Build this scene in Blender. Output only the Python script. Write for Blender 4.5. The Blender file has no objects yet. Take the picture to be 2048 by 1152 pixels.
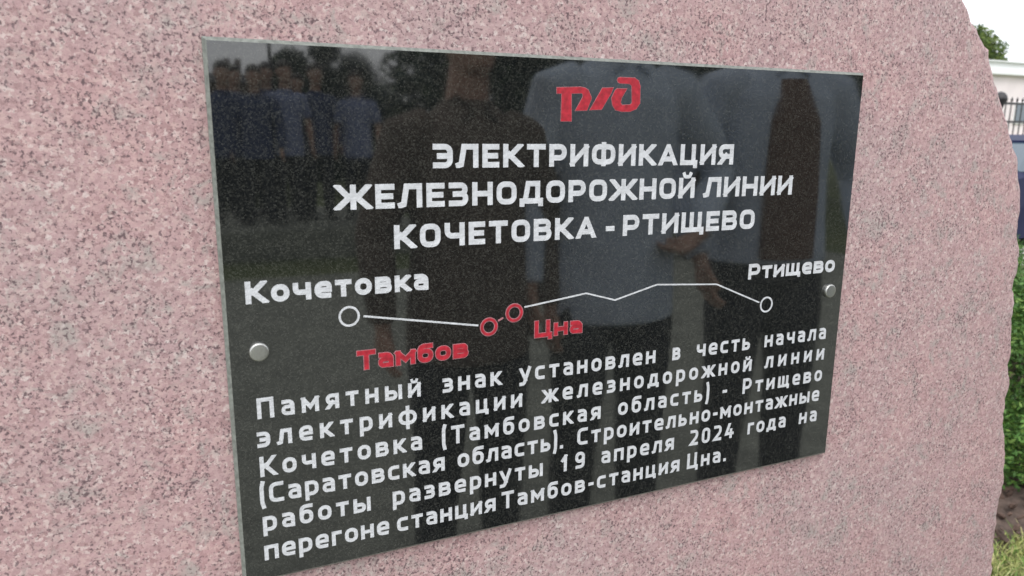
import bpy, bmesh, math, random
from mathutils import Vector, Matrix, noise
from mathutils.geometry import delaunay_2d_cdt
R_ = math.radians
rnd = random.Random(7)
S = bpy.context.scene
COL = S.collection

# ------------------------------------------------------------------ camera, sky, sun, exposure
H0 = 1.35                                   # height of the lens above the ground
CAM = Vector((-0.0197, -0.5374, H0))
ZT = H0 + 0.0617                            # top edge of the plaque
cd = bpy.data.cameras.new('camera'); cam = bpy.data.objects.new('camera', cd); COL.objects.link(cam)
Mr = Matrix(((0.912609, 0.07754, -0.401412), (-0.408773, 0.189935, -0.892653), (0.007026, 0.97873, 0.205033)))
# image axes -> camera axes (x right, y up, z back), in world columns
cx = Vector((0.912609, -0.408773, 0.007026)); cz = Vector((-0.401412, -0.892653, 0.205033)); cy = cz.cross(cx)
M = Matrix((cx, cy, cz)).transposed().to_4x4(); M.translation = CAM
cam.matrix_world = M
cd.sensor_width = 36; cd.lens = 25.76; cd.clip_start = 0.02; cd.clip_end = 500
cd.dof.use_dof = True; cd.dof.focus_distance = .70; cd.dof.aperture_fstop = 11.0   # a phone lens of 2.3 mm opening, focused on the lettering
S.camera = cam

SUN_EL, SUN_AZ = R_(52), R_(205)            # azimuth clockwise from +Y: behind the photographer, a little to the left
w = bpy.data.worlds.new('World'); S.world = w; w.use_nodes = True
nt = w.node_tree; nt.nodes.clear()
out = nt.nodes.new('ShaderNodeOutputWorld'); bg = nt.nodes.new('ShaderNodeBackground')
sky = nt.nodes.new('ShaderNodeTexSky'); sky.sky_type = 'NISHITA'; sky.sun_disc = False
sky.sun_elevation = SUN_EL; sky.sun_rotation = SUN_AZ; sky.air_density = 1.0; sky.dust_density = 4.0; sky.ozone_density = 1.0
hs = nt.nodes.new('ShaderNodeHueSaturation'); hs.inputs['Saturation'].default_value = 0.12; hs.inputs['Value'].default_value = 1.0
# cloud cover: even bright layer with soft grey banks
tc = nt.nodes.new('ShaderNodeTexCoord'); mp = nt.nodes.new('ShaderNodeMapping'); mp.inputs['Scale'].default_value = (1, 1, 3.2)
nz = nt.nodes.new('ShaderNodeTexNoise'); nz.inputs['Scale'].default_value = 2.6; nz.inputs['Detail'].default_value = 6
cr = nt.nodes.new('ShaderNodeValToRGB'); cr.color_ramp.elements[0].position = .35; cr.color_ramp.elements[1].position = .65
cr.color_ramp.elements[0].color = (13.5, 14.2, 15.2, 1); cr.color_ramp.elements[1].color = (19, 19.3, 19.8, 1)
mx = nt.nodes.new('ShaderNodeMixRGB'); mx.inputs[0].default_value = .72
L = nt.links.new
L(tc.outputs['Generated'], mp.inputs[0]); L(mp.outputs[0], nz.inputs['Vector']); L(nz.outputs['Fac'], cr.inputs[0])
L(sky.outputs[0], hs.inputs['Color']); L(hs.outputs[0], mx.inputs[1]); L(cr.outputs[0], mx.inputs[2])
L(mx.outputs[0], bg.inputs[0]); bg.inputs[1].default_value = 0.10; L(bg.outputs[0], out.inputs[0])
sd = bpy.data.lights.new('sun', 'SUN'); sd.energy = 0.8; sd.angle = R_(25); sd.color = (1, .97, .93)
so = bpy.data.objects.new('sun', sd); COL.objects.link(so)
sv = Vector((math.sin(SUN_AZ) * math.cos(SUN_EL), math.cos(SUN_AZ) * math.cos(SUN_EL), math.sin(SUN_EL)))
so.rotation_euler = sv.to_track_quat('Z', 'Y').to_euler(); so.location = (0, -20, 30)
S.view_settings.view_transform = 'Standard'; S.view_settings.look = 'None'
S.view_settings.exposure = 0.32; S.view_settings.gamma = 1.0
S.cycles.use_denoising = True
S.cycles.max_bounces = 6

# ------------------------------------------------------------------ helpers
def srgb(r, g, b):
    f = lambda c: (c / 255 / 12.92) if c <= 10 else ((c / 255 + .055) / 1.055) ** 2.4
    return (f(r), f(g), f(b), 1)
def mat(name, col, rough=.6, metal=0, spec=.5, var=0, vscale=8, bump=0, bscale=60, coat=0):
    m = bpy.data.materials.new(name); m.use_nodes = True; t = m.node_tree; p = t.nodes['Principled BSDF']
    p.inputs['Base Color'].default_value = col; p.inputs['Roughness'].default_value = rough
    p.inputs['Metallic'].default_value = metal; p.inputs['Specular IOR Level'].default_value = spec
    p.inputs['Coat Weight'].default_value = coat
    co = t.nodes.new('ShaderNodeTexCoord')
    if var:
        n = t.nodes.new('ShaderNodeTexNoise'); n.inputs['Scale'].default_value = vscale; n.inputs['Detail'].default_value = 5
        r = t.nodes.new('ShaderNodeValToRGB'); r.color_ramp.elements[0].position = .3; r.color_ramp.elements[1].position = .7
        r.color_ramp.elements[0].color = (*[c * (1 - var) for c in col[:3]], 1); r.color_ramp.elements[1].color = (*[min(1, c * (1 + var)) for c in col[:3]], 1)
        t.links.new(co.outputs['Object'], n.inputs['Vector']); t.links.new(n.outputs['Fac'], r.inputs[0]); t.links.new(r.outputs[0], p.inputs['Base Color'])
    if bump:
        n = t.nodes.new('ShaderNodeTexNoise'); n.inputs['Scale'].default_value = bscale; n.inputs['Detail'].default_value = 4
        b = t.nodes.new('ShaderNodeBump'); b.inputs['Strength'].default_value = bump; b.inputs['Distance'].default_value = .01
        t.links.new(co.outputs['Object'], n.inputs['Vector']); t.links.new(n.outputs['Fac'], b.inputs['Height']); t.links.new(b.outputs[0], p.inputs['Normal'])
    return m
def prop(o, label=None, category=None, group=None, kind=None):
    for k, v in (('label', label), ('category', category), ('group', group), ('kind', kind)):
        if v: o[k] = v
    return o
def empty(name, loc=(0, 0, 0), rz=0, **k):
    o = bpy.data.objects.new(name, None); COL.objects.link(o); o.location = loc; o.rotation_euler = (0, 0, rz)
    return prop(o, **k)
def link(name, me, parent=None, **k):
    o = bpy.data.objects.new(name, me); COL.objects.link(o)
    if parent: o.parent = parent
    return prop(o, **k)
def obj(name, bm, mats, parent=None, smooth=False, **k):
    me = bpy.data.meshes.new(name); bm.to_mesh(me); bm.free()
    for m in (mats if isinstance(mats, (list, tuple)) else [mats]): me.materials.append(m)
    if smooth: me.polygons.foreach_set('use_smooth', [True] * len(me.polygons))
    return link(name, me, parent, **k)
def box(bm, c, s, bev=0, rz=0, mi=0):
    r = bmesh.ops.create_cube(bm, size=1, matrix=Matrix.Translation(c) @ Matrix.Rotation(rz, 4, 'Z') @ Matrix.Diagonal((*s, 1)))
    fs = set(f for v in r['verts'] for f in v.link_faces)
    for f in fs: f.material_index = mi
    if bev:
        es = list(set(e for v in r['verts'] for e in v.link_edges))
        bmesh.ops.bevel(bm, geom=es, offset=bev, segments=2, affect='EDGES', profile=.5)
    return bm
def loft(bm, rings, cap=True, mi=0):
    """rings: list of lists of points, same count"""
    vs = [[bm.verts.new(p) for p in r] for r in rings]
    n = len(vs[0])
    for a, b in zip(vs, vs[1:]):
        for i in range(n):
            f = bm.faces.new((a[i], a[(i + 1) % n], b[(i + 1) % n], b[i])); f.material_index = mi
    if cap:
        f = bm.faces.new(vs[0][::-1]); f.material_index = mi
        f = bm.faces.new(vs[-1]); f.material_index = mi
    return bm
def tube(bm, pts, rad, n=10, mi=0, flat=1.0):
    """tapered tube along a polyline; rad per point (or pair rx, ry)"""
    pts = [Vector(p) for p in pts]; rings = []
    up = None
    for i, p in enumerate(pts):
        t = (pts[min(i + 1, len(pts) - 1)] - pts[max(i - 1, 0)]).normalized()
        if up is None:
            a = Vector((0, 1, 0)) if abs(t.y) < .9 else Vector((1, 0, 0))
            u = t.cross(a).normalized()
        else:
            u = (up - t * up.dot(t)).normalized()
        up = u; v = t.cross(u)
        r = rad[i] if isinstance(rad, (list, tuple)) else rad
        rx, ry = r if isinstance(r, tuple) else (r, r * flat)
        rings.append([p + u * rx * math.cos(2 * math.pi * k / n) + v * ry * math.sin(2 * math.pi * k / n) for k in range(n)])
    return loft(bm, rings, mi=mi)
def fixn(bm):
    bmesh.ops.recalc_face_normals(bm, faces=bm.faces); return bm
def copy_tree(o, parent=None):
    c = o.copy(); COL.objects.link(c)
    if parent: c.parent = parent
    for ch in list(o.children): copy_tree(ch, c)
    return c

# ------------------------------------------------------------------ materials
def node(t, typ, **k):
    n = t.nodes.new(typ)
    for a, b in k.items(): n.inputs[a].default_value = b
    return n
def pink_granite():
    m = bpy.data.materials.new('pink_granite'); m.use_nodes = True; t = m.node_tree; p = t.nodes['Principled BSDF']; K = t.links.new
    co = t.nodes.new('ShaderNodeTexCoord')
    def nz(scale, det=3, rough=.6, dist=0): 
        n = node(t, 'ShaderNodeTexNoise', Scale=scale, Detail=det, Roughness=rough, Distortion=dist); K(co.outputs['Object'], n.inputs['Vector']); return n
    def ramp(src, stops):
        r = t.nodes.new('ShaderNodeValToRGB'); e = r.color_ramp.elements
        e[0].position, e[0].color = stops[0]; e[1].position, e[1].color = stops[-1]
        for s, c in stops[1:-1]:
            q = e.new(s); q.color = c
        K(src, r.inputs[0]); return r
    def mix(f, a, b, mode='MIX'):
        x = t.nodes.new('ShaderNodeMixRGB'); x.blend_type = mode
        (K(f, x.inputs[0]) if not isinstance(f, float) else setattr(x.inputs[0], 'default_value', f))
        for i, q in ((1, a), (2, b)):
            (setattr(x.inputs[i], 'default_value', q) if isinstance(q, tuple) else K(q, x.inputs[i]))
        return x
    # feldspar grains: one tone per voronoi cell, in the pinks
    v1 = node(t, 'ShaderNodeTexVoronoi', Scale=380); wv = nz(420, 3)
    wmix = t.nodes.new('ShaderNodeMixRGB'); wmix.blend_type = 'LINEAR_LIGHT'; wmix.inputs[0].default_value = .0034
    K(co.outputs['Object'], wmix.inputs[1]); K(wv.outputs['Color'], wmix.inputs[2]); K(wmix.outputs[0], v1.inputs['Vector'])
    sep = t.nodes.new('ShaderNodeSeparateColor'); K(v1.outputs['Color'], sep.inputs[0])
    base = ramp(sep.outputs[0], [(0, (.365, .232, .232, 1)), (.25, (.46, .302, .306, 1)), (.6, (.505, .342, .342, 1)), (.85, (.55, .39, .375, 1)), (1, (.64, .52, .50, 1))])
    # broad pink / grey drift
    d1 = nz(9, 4); r1 = ramp(d1.outputs['Fac'], [(.35, (1.03, .985, .98, 1)), (.65, (.97, 1.01, 1.01, 1))])
    c1 = mix(1.0, base.outputs[0], r1.outputs[0], 'MULTIPLY')
    # grey quartz clouds
    q1 = nz(52, 5, .72, .6); rq = ramp(q1.outputs['Fac'], [(.52, (0, 0, 0, 1)), (.68, (.8, .8, .8, 1))])
    c2 = mix(rq.outputs[0], c1.outputs[0], (.40, .36, .335, 1))
    # pale crystals
    q2 = nz(210, 2, .5, .4); rp = ramp(q2.outputs['Fac'], [(.64, (0, 0, 0, 1)), (.76, (.5, .5, .5, 1))])
    c3 = mix(rp.outputs[0], c2.outputs[0], (.72, .62, .61, 1))
    # dark mica / hornblende specks, gathered by a cluster mask
    s1 = nz(430, 3, .6, .2); s2 = nz(26, 3)
    add = t.nodes.new('ShaderNodeMath'); add.operation = 'MULTIPLY_ADD'; add.inputs[1].default_value = .26
    K(s2.outputs['Fac'], add.inputs[0]); K(s1.outputs['Fac'], add.inputs[2])
    rs = ramp(add.outputs[0], [(.69, (0, 0, 0, 1)), (.79, (.9, .9, .9, 1))])
    c4 = mix(rs.outputs[0], c3.outputs[0], (.12, .078, .086, 1))
    s3 = nz(300, 3, .6, .3); rs3 = ramp(s3.outputs['Fac'], [(.59, (0, 0, 0, 1)), (.66, (.8, .8, .8, 1))])
    c5 = mix(rs3.outputs[0], c4.outputs[0], (.14, .095, .105, 1))
    K(c5.outputs[0], p.inputs['Base Color'])
    p.inputs['Roughness'].default_value = .72; p.inputs['Specular IOR Level'].default_value = .35
    b1 = nz(420, 3); b2 = nz(60, 4); ma = t.nodes.new('ShaderNodeMath'); ma.operation = 'MULTIPLY_ADD'; ma.inputs[1].default_value = 1.6
    K(b2.outputs['Fac'], ma.inputs[0]); K(b1.outputs['Fac'], ma.inputs[2])
    bu = node(t, 'ShaderNodeBump', Strength=.35, Distance=.0016); K(ma.outputs[0], bu.inputs['Height']); K(bu.outputs[0], p.inputs['Normal'])
    return m
def black_granite():
    m = bpy.data.materials.new('polished_black_granite'); m.use_nodes = True; t = m.node_tree; p = t.nodes['Principled BSDF']; K = t.links.new
    co = t.nodes.new('ShaderNodeTexCoord')
    # crystals: one tone per grain, a few of them pale
    n = node(t, 'ShaderNodeTexVoronoi', Scale=1050); K(co.outputs['Object'], n.inputs['Vector'])
    sp = t.nodes.new('ShaderNodeSeparateColor'); K(n.outputs['Color'], sp.inputs[0])
    n1 = node(t, 'ShaderNodeTexNoise', Scale=90, Detail=4, Roughness=.7); K(co.outputs['Object'], n1.inputs['Vector'])
    ad = t.nodes.new('ShaderNodeMath'); ad.operation = 'MULTIPLY_ADD'; ad.inputs[1].default_value = .5; K(n1.outputs['Fac'], ad.inputs[0]); K(sp.outputs[0], ad.inputs[2])
    r = t.nodes.new('ShaderNodeValToRGB'); e = r.color_ramp.elements
    e[0].position = .40; e[0].color = (.007, .008, .0085, 1); e[1].position = 1.0; e[1].color = (.038, .039, .035, 1)
    q = e.new(.72); q.color = (.014, .015, .014, 1)
    sc2 = t.nodes.new('ShaderNodeMath'); sc2.operation = 'MULTIPLY'; sc2.inputs[1].default_value = .82; K(ad.outputs[0], sc2.inputs[0])
    K(sc2.outputs[0], r.inputs[0])
    n3 = node(t, 'ShaderNodeTexNoise', Scale=980, Detail=1, Roughness=.5); K(co.outputs['Object'], n3.inputs['Vector'])
    r3 = t.nodes.new('ShaderNodeValToRGB'); r3.color_ramp.elements[0].position = .64; r3.color_ramp.elements[1].position = .74; r3.color_ramp.elements[1].color = (.5, .5, .5, 1); K(n3.outputs['Fac'], r3.inputs[0])
    mxx = t.nodes.new('ShaderNodeMixRGB'); K(r3.outputs[0], mxx.inputs[0]); K(r.outputs[0], mxx.inputs[1]); mxx.inputs[2].default_value = (.10, .10, .09, 1)
    K(mxx.outputs[0], p.inputs['Base Color'])
    # film of dust: faint large smears in the gloss
    n2 = node(t, 'ShaderNodeTexNoise', Scale=14, Detail=5, Roughness=.6, Distortion=.6); K(co.outputs['Object'], n2.inputs['Vector'])
    r2 = t.nodes.new('ShaderNodeMapRange'); r2.inputs[1].default_value = .35; r2.inputs[2].default_value = .75; r2.inputs[3].default_value = .02; r2.inputs[4].default_value = .06
    K(n2.outputs['Fac'], r2.inputs[0]); K(r2.outputs[0], p.inputs['Roughness'])
    p.inputs['IOR'].default_value = 1.95
    return m
M_pink = pink_granite(); M_black = black_granite()
M_edge = mat('sawn_edge_granite', (.20, .215, .195, 1), .5, var=.3, vscale=300)
M_white = mat('white_engraving_paint', (.62, .63, .655, 1), .6, var=.16, vscale=120, bump=.25, bscale=700)
M_red = mat('red_engraving_paint', (.42, .018, .034, 1), .5, var=.35, vscale=240)
M_redline = mat('pink_paint_rim', (.40, .17, .19, 1), .6, var=.25, vscale=300)
M_steel = mat('brushed_steel', (.52, .52, .50, 1), .36, 1.0, bump=.05, bscale=400)
M_iron = mat('dark_iron_paint', (.035, .032, .035, 1), .5, var=.2)

# ------------------------------------------------------------------ the setting: ground, lawn, soil, pavement
def ground_mat():
    m = bpy.data.materials.new('lawn_earth'); m.use_nodes = True; t = m.node_tree; p = t.nodes['Principled BSDF']; K = t.links.new
    co = t.nodes.new('ShaderNodeTexCoord')
    a = node(t, 'ShaderNodeTexNoise', Scale=1.3, Detail=8, Roughness=.7); b = node(t, 'ShaderNodeTexNoise', Scale=40, Detail=5, Roughness=.7)
    K(co.outputs['Object'], a.inputs['Vector']); K(co.outputs['Object'], b.inputs['Vector'])
    r = t.nodes.new('ShaderNodeValToRGB'); e = r.color_ramp.elements; e[0].position = .3; e[1].position = .7
    e[0].color = (.045, .075, .02, 1); e[1].color = (.14, .15, .05, 1)
    mm = t.nodes.new('ShaderNodeMath'); mm.operation = 'ADD'; mm.inputs[1].default_value = 0
    mi = t.nodes.new('ShaderNodeMixRGB'); mi.inputs[0].default_value = .5; K(a.outputs['Fac'], mi.inputs[1]); K(b.outputs['Fac'], mi.inputs[2]); K(mi.outputs[0], r.inputs[0])
    K(r.outputs[0], p.inputs['Base Color']); p.inputs['Roughness'].default_value = .9
    bu = node(t, 'ShaderNodeBump', Strength=.6, Distance=.02); K(b.outputs['Fac'], bu.inputs['Height']); K(bu.outputs[0], p.inputs['Normal'])
    return m
def sheet(name, poly, z, m, kind='structure', h=0.0, **k):
    bm = bmesh.new(); vs = [bm.verts.new((x, y, z)) for x, y in poly]; f = bm.faces.new(vs)
    if f.normal.z < 0: f.normal_flip()
    if h:
        r = bmesh.ops.extrude_face_region(bm, geom=[f]); bmesh.ops.translate(bm, verts=[v for v in r['geom'] if isinstance(v, bmesh.types.BMVert)], vec=(0, 0, h))
        fixn(bm)
    return obj(name, bm, m, kind=kind, **k)
sheet('ground', [(-150, -150), (150, -150), (150, 150), (-150, 150)], 0, ground_mat())
M_pave = mat('grey_paving', (.20, .205, .17, 1), .8, var=.25, vscale=6, bump=.3, bscale=90)
sheet('pavement', [(-7, -6.6), (7, -6.6), (7, -.25), (-7, -.25)], .004, M_pave)
M_soil = mat('brown_soil', (.12, .085, .07, 1), .95, var=.45, vscale=30, bump=1.0, bscale=45)
# raised soil bed with a lumpy surface
bm = bmesh.new(); nx, ny = 60, 44; grid = []
for j in range(ny + 1):
    row = []
    for i in range(nx + 1):
        x = 1.35 + 3.8 * i / nx; y = .72 + 2.2 * j / ny
        edge = min(i, nx - i, j, ny - j) / 5
        hgt = -.01 + .07 * min(1, edge) + min(1, edge) * (.035 * noise.noise(Vector((x * 5, y * 5, 1))) + .03 * noise.noise(Vector((x * 16, y * 16, 4))))
        row.append(bm.verts.new((x + .05 * noise.noise(Vector((x * 3, y * 3, 9))), y + .06 * noise.noise(Vector((x * 2.4, y * 3, 2))), hgt)))
    grid.append(row)
for j in range(ny):
    for i in range(nx): bm.faces.new((grid[j][i], grid[j][i + 1], grid[j + 1][i + 1], grid[j + 1][i]))
obj('soil_bed', bm, M_soil, smooth=True, kind='structure')
# crumbs of earth and bark on the bed
bm = bmesh.new()
for i in range(1500):
    x = rnd.uniform(1.5, 4.2); y = rnd.uniform(.8, 1.9); s = rnd.uniform(.006, .022)
    z = .06 + rnd.uniform(-.02, .02)
    mt = Matrix.Translation((x, y, z)) @ Matrix.Rotation(rnd.uniform(0, 6), 4, Vector((rnd.random(), rnd.random(), rnd.random() + .1))) @ Matrix.Diagonal((s * rnd.uniform(.7, 2.2), s, s * .6, 1))
    r = bmesh.ops.create_icosphere(bm, subdivisions=1, radius=1, matrix=mt)
obj('soil_crumbs', bm, mat('bark_crumbs', (.11, .07, .055, 1), .9, var=.5, vscale=12), kind='stuff', label='crumbs of brown soil and bark lying on the bed under the shrub', category='soil')
# pale kerb and road behind the shrub
M_kerb = mat('pale_concrete', (.62, .60, .55, 1), .8, var=.12, vscale=10)
sheet('kerb_strip', [(2, 4.35), (30, 4.35), (30, 4.75), (2, 4.75)], .0, M_kerb, h=.12)
sheet('road', [(2, 4.755), (40, 4.755), (40, 8.9), (2, 8.9)], .006, mat('asphalt', (.09, .09, .092, 1), .85, var=.2, vscale=5, bump=.3, bscale=80))

# grass blades
def grass(name, n, area, h, cols, label, z0=0):
    bm = bmesh.new()
    for i in range(n):
        x, y = area(); a = rnd.uniform(0, 6.28); hh = h * rnd.uniform(.45, 1.25); wd = rnd.uniform(.0015, .0032); ln = rnd.uniform(.1, 1.1) * hh
        dx, dy = math.cos(a), math.sin(a); px, py = -dy * wd, dx * wd
        v = [bm.verts.new((x - px, y - py, z0)), bm.verts.new((x + px, y + py, z0)), bm.verts.new((x + dx * ln * .35 + px * .8, y + dy * ln * .35 + py * .8, z0 + hh * .6)),
             bm.verts.new((x + dx * ln * .35 - px * .8, y + dy * ln * .35 - py * .8, z0 + hh * .6)), bm.verts.new((x + dx * ln, y + dy * ln, z0 + hh * rnd.uniform(.75, 1)))]
        k = rnd.randrange(len(cols))
        for f in (bm.faces.new(v[:4]), bm.faces.new((v[3], v[2], v[4]))): f.material_index = k
    return obj(name, bm, cols, kind='stuff', label=label, category='grass')
G1 = mat('dry_grass', (.33, .35, .11, 1), .7, var=.3, vscale=8); G2 = mat('straw_grass', (.50, .46, .22, 1), .7); G3 = mat('green_grass', (.14, .24, .045, 1), .7, var=.3)
def ar():
    while 1:
        x = rnd.uniform(1.5, 3.0); y = rnd.uniform(.1, 1.0)
        if y < .74 + .08 * noise.noise(Vector((x * 4, 0, 0))) + (.12 * rnd.random()): return x, y
grass('dry_grass', 30000, ar, .05, [G1, G2, G3, G1], 'yellowed short grass at the foot of the pink stone')

# ------------------------------------------------------------------ the pink granite stone
SIL = [(.60, 1.62), (.655, 1.575), (.70, 1.535), (.738, 1.5), (.741, 1.491), (.754, 1.479), (.76, 1.47), (.772, 1.462), (.781, 1.451), (.794, 1.443), (.799, 1.429), (.808, 1.418), (.816, 1.403), (.83, 1.386), (.845, 1.367), (.859, 1.345), (.872, 1.322), (.886, 1.278), (.891, 1.23), (.897, 1.218), (.9, 1.193), (.9, 1.168), (.907, 1.13), (.912, 1.091), (.92, 1.044), (.916, 1.024), (.92, .99), (.933, .953), (.938, .91), (.936, .882), (.936, .846), (.94, .815), (.946, .767), (.955, .70), (.962, .60), (.95, .5), (.965, .38), (.97, .25), (.96, .12), (.975, -.05)]
LEFT = [(-.50, -.05), (-.49, .2), (-.505, .45), (-.48, .7), (-.47, .9), (-.45, 1.1), (-.44, 1.3), (-.40, 1.46), (-.33, 1.58), (-.22, 1.66), (-.08, 1.71), (.08, 1.735), (.22, 1.735), (.36, 1.715), (.49, 1.675)]
def resample(pts, step):
    out = []
    for a, b in zip(pts, pts[1:] + pts[:1]):
        L_ = math.hypot(b[0] - a[0], b[1] - a[1]); n = max(1, int(L_ / step))
        for k in range(n): out.append((a[0] + (b[0] - a[0]) * k / n, a[1] + (b[1] - a[1]) * k / n))
    return out
outl = resample(SIL + LEFT, .006)
outl = [(x + .0042 * noise.noise(Vector((x * 38, 3, z * 38))) + .0030 * noise.noise(Vector((x * 120, 7, z * 120))), z + .004 * noise.noise(Vector((x * 38, 11, z * 38)))) for x, z in outl]
N = len(outl); YF = .010
bm = bmesh.new(); rings = []
def ringpt(i, inset, y, amp=0, seed=0):
    x, z = outl[i]
    x0, z0 = outl[i - 1]; x1, z1 = outl[(i + 1) % N]; tx, tz = x1 - x0, z1 - z0; l = math.hypot(tx, tz) or 1
    # outline runs clockwise seen from the front: outward normal
    nxv, nzv = -tz / l, tx / l
    d = -inset
    p = Vector((x, y, z))
    if amp:
        q = Vector((x * 5, y * 5, z * 5 + seed)); d += amp * (noise.noise(q) + .5 * noise.noise(q * 2.7) + .3 * noise.noise(q * 7) )
    # centroid based outward
    c = Vector((.25, 0, .8)); o = Vector((x, 0, z)) - c; o.normalize()
    o2 = Vector((nxv, 0, nzv)); 
    if o2.dot(o) < 0: o2 = -o2
    o = (o * .6 + o2 * .4).normalized()
    return (x + o.x * d, y + (noise.noise(Vector((x * 30, z * 30, y * 40))) * amp * .25 if amp else 0), z + o.z * d)
specs = [(.0055, YF, 0), (.0, YF + .0026, .003), (-.002, YF + .007, .002), (.005, YF + .02, .003), (.013, YF + .05, .007), (.024, YF + .09, .012), (.038, YF + .14, .018), (.055, YF + .19, .024), (.075, YF + .24, .032), (.09, YF + .29, .034), (.14, YF + .33, .03)]
for ins, y, amp in specs: rings.append([bm.verts.new(ringpt(i, ins, y, amp)) for i in range(N)])
for a, b in zip(rings, rings[1:]):
    for i in range(N): bm.faces.new((a[i], a[(i + 1) % N], b[(i + 1) % N], b[i]))
for rg_, yy in ((rings[0], YF), (rings[-1], YF + .345)):    # the two broad faces as fans from the middle
    cv = bm.verts.new((.25, yy, .8))
    for i in range(N): bm.faces.new((rg_[i], rg_[(i + 1) % N], cv))
fixn(bm)
stone = obj('granite_stone', bm, M_pink, label='big upright slab of pink speckled granite with a rough broken right edge', category='memorial stone')

# ------------------------------------------------------------------ the plaque
T = .009
plaque = empty('memorial_plaque', (0, YF, ZT - .4), label='black polished granite plaque with white and red Russian lettering on the pink stone', category='plaque')
PL = Vector((0, YF, ZT - .4))
def slab(w_, h_, t, ch):
    bm = bmesh.new()
    # back rectangle, side, chamfer, polished face
    def rect(i, y): return [bm.verts.new((x, y, z)) for x, z in ((i, i), (w_ - i, i), (w_ - i, h_ - i), (i, h_ - i))]
    a, b, c = rect(0, -.0002), rect(0, -(t - ch)), rect(ch, -t)
    for p, q in ((a, b), (b, c)):
        for i in range(4): f = bm.faces.new((p[i], p[(i + 1) % 4], q[(i + 1) % 4], q[i])); f.material_index = 1
    bm.faces.new(c); bm.faces.new(a[::-1]).material_index = 1
    return fixn(bm)
bmz = slab(.6, .3998, T, .0026)
slab_o = obj('polished_slab', bmz, [M_black, M_edge], plaque)
# (u, v) on the plaque: u from its left edge, v from its top edge, metres
def PV(u, v, d): return (u, -T - d, .3998 - v)

# ---- glyphs: strokes of constant pen width, merged into clean outlines
MM = .001
def rnd_path(pts, closed=False):
    """pts: (x, y[, r]); corners with r are rounded"""
    n = len(pts); out_ = []
    for i, p in enumerate(pts):
        r = p[2] if len(p) > 2 else 0
        P = Vector(p[:2])
        if not r or (not closed and i in (0, n - 1)): out_.append(P); continue
        A = Vector(pts[i - 1][:2]); B = Vector(pts[(i + 1) % n][:2])
        la, lb = (A - P).length, (B - P).length
        k = min(r, la * .499, lb * .499)
        s = P + (A - P) * (k / la); e = P + (B - P) * (k / lb)
        for j in range(7):
            t = j / 6
            # slightly squarer than a circle
            c1 = s.lerp(P, .60); c2 = e.lerp(P, .60)
            out_.append(s * (1 - t) ** 3 + c1 * 3 * t * (1 - t) ** 2 + c2 * 3 * t * t * (1 - t) + e * t ** 3)
    res = [out_[0]]
    for q in out_[1:]:
        if (q - res[-1]).length > 1e-6: res.append(q)
    if closed and (res[0] - res[-1]).length < 1e-6: res.pop()
    return res
def clip(poly, lo, hi):
    for val, sg in ((lo, 1), (hi, -1)):
        if val is None: continue
        o = []
        for i, p in enumerate(poly):
            q = poly[i - 1]
            ip, iq = sg * (p[1] - val) >= 0, sg * (q[1] - val) >= 0
            if ip != iq:
                t = (val - q[1]) / (p[1] - q[1]); o.append((q[0] + t * (p[0] - q[0]), val))
            if ip: o.append((p[0], p[1]))
        poly = o
        if len(poly) < 3: return []
    return poly
def ribbon(pts, s, closed=False, lo=None, hi=None, cap=True, ext=None):
    p = rnd_path(pts, closed); n = len(p); h = s / 2
    if not closed and cap:
        for a, b in ((0, 1), (n - 1, n - 2)):
            d = (p[a] - p[b]).normalized()
            ax = abs(d.x) < .08 or abs(d.y) < .08
            p[a] = p[a] + d * (h if ax else h * 1.3)
    out_ = []
    def add(q):
        q = clip([(v.x, v.y) for v in q], lo, hi)
        if len(q) >= 3: out_.append(q)
    nrm = lambda d: Vector((-d.y, d.x))
    segs = [(p[i], p[(i + 1) % n]) for i in range(n if closed else n - 1)]
    for a, b in segs:
        m = nrm((b - a).normalized()) * h
        add([a + m, b + m, b - m, a - m])
    js = range(n) if closed else range(1, n - 1)
    for i in js:
        d1 = (p[i] - p[i - 1]).normalized(); d2 = (p[(i + 1) % n] - p[i]).normalized()
        cr_ = d1.x * d2.y - d1.y * d2.x; sg = -1 if cr_ > 0 else 1
        if abs(cr_) < 1e-4: continue
        n1, n2 = nrm(d1) * sg, nrm(d2) * sg; m = (n1 + n2).normalized(); k = h / max(.35, m.dot(n1))
        add([p[i], p[i] + n1 * h, p[i] + m * k, p[i] + n2 * h])
    return out_
WID = {'Г': .78, 'Т': .98, 'Е': .84, 'Р': .94, 'К': 1.02, 'Ь': .92, 'Ы': 1.28, 'Ж': 1.5, 'Ф': 1.34, 'М': 1.22, 'Щ': 1.38, 'Ш': 1.3, 'Ц': 1.08, 'Д': 1.14,
       'З': .92, 'С': .92, 'Э': .94, 'А': 1.14, 'Л': 1.04, 'В': .98, 'Б': .96, 'У': 1.05,
       '-': .52, '.': .25, '(': .36, ')': .36, '1': .62, '2': .9, '0': .95, '4': 1.0, '9': .95, ' ': .55,
       'е': .98, 'с': .9, 'а': .92, 'р': .98, 'у': 1.02, 'б': .98, 'ф': 1.45, 'г': .75, 'т': .95, 'к': .98, 'ж': 1.45, 'м': 1.22, 'щ': 1.4, 'ш': 1.3, 'ц': 1.08, 'д': 1.12,
       'ь': .92, 'ы': 1.3, 'з': .86, 'э': .9, 'я': .96, 'л': 1.0}
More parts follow.
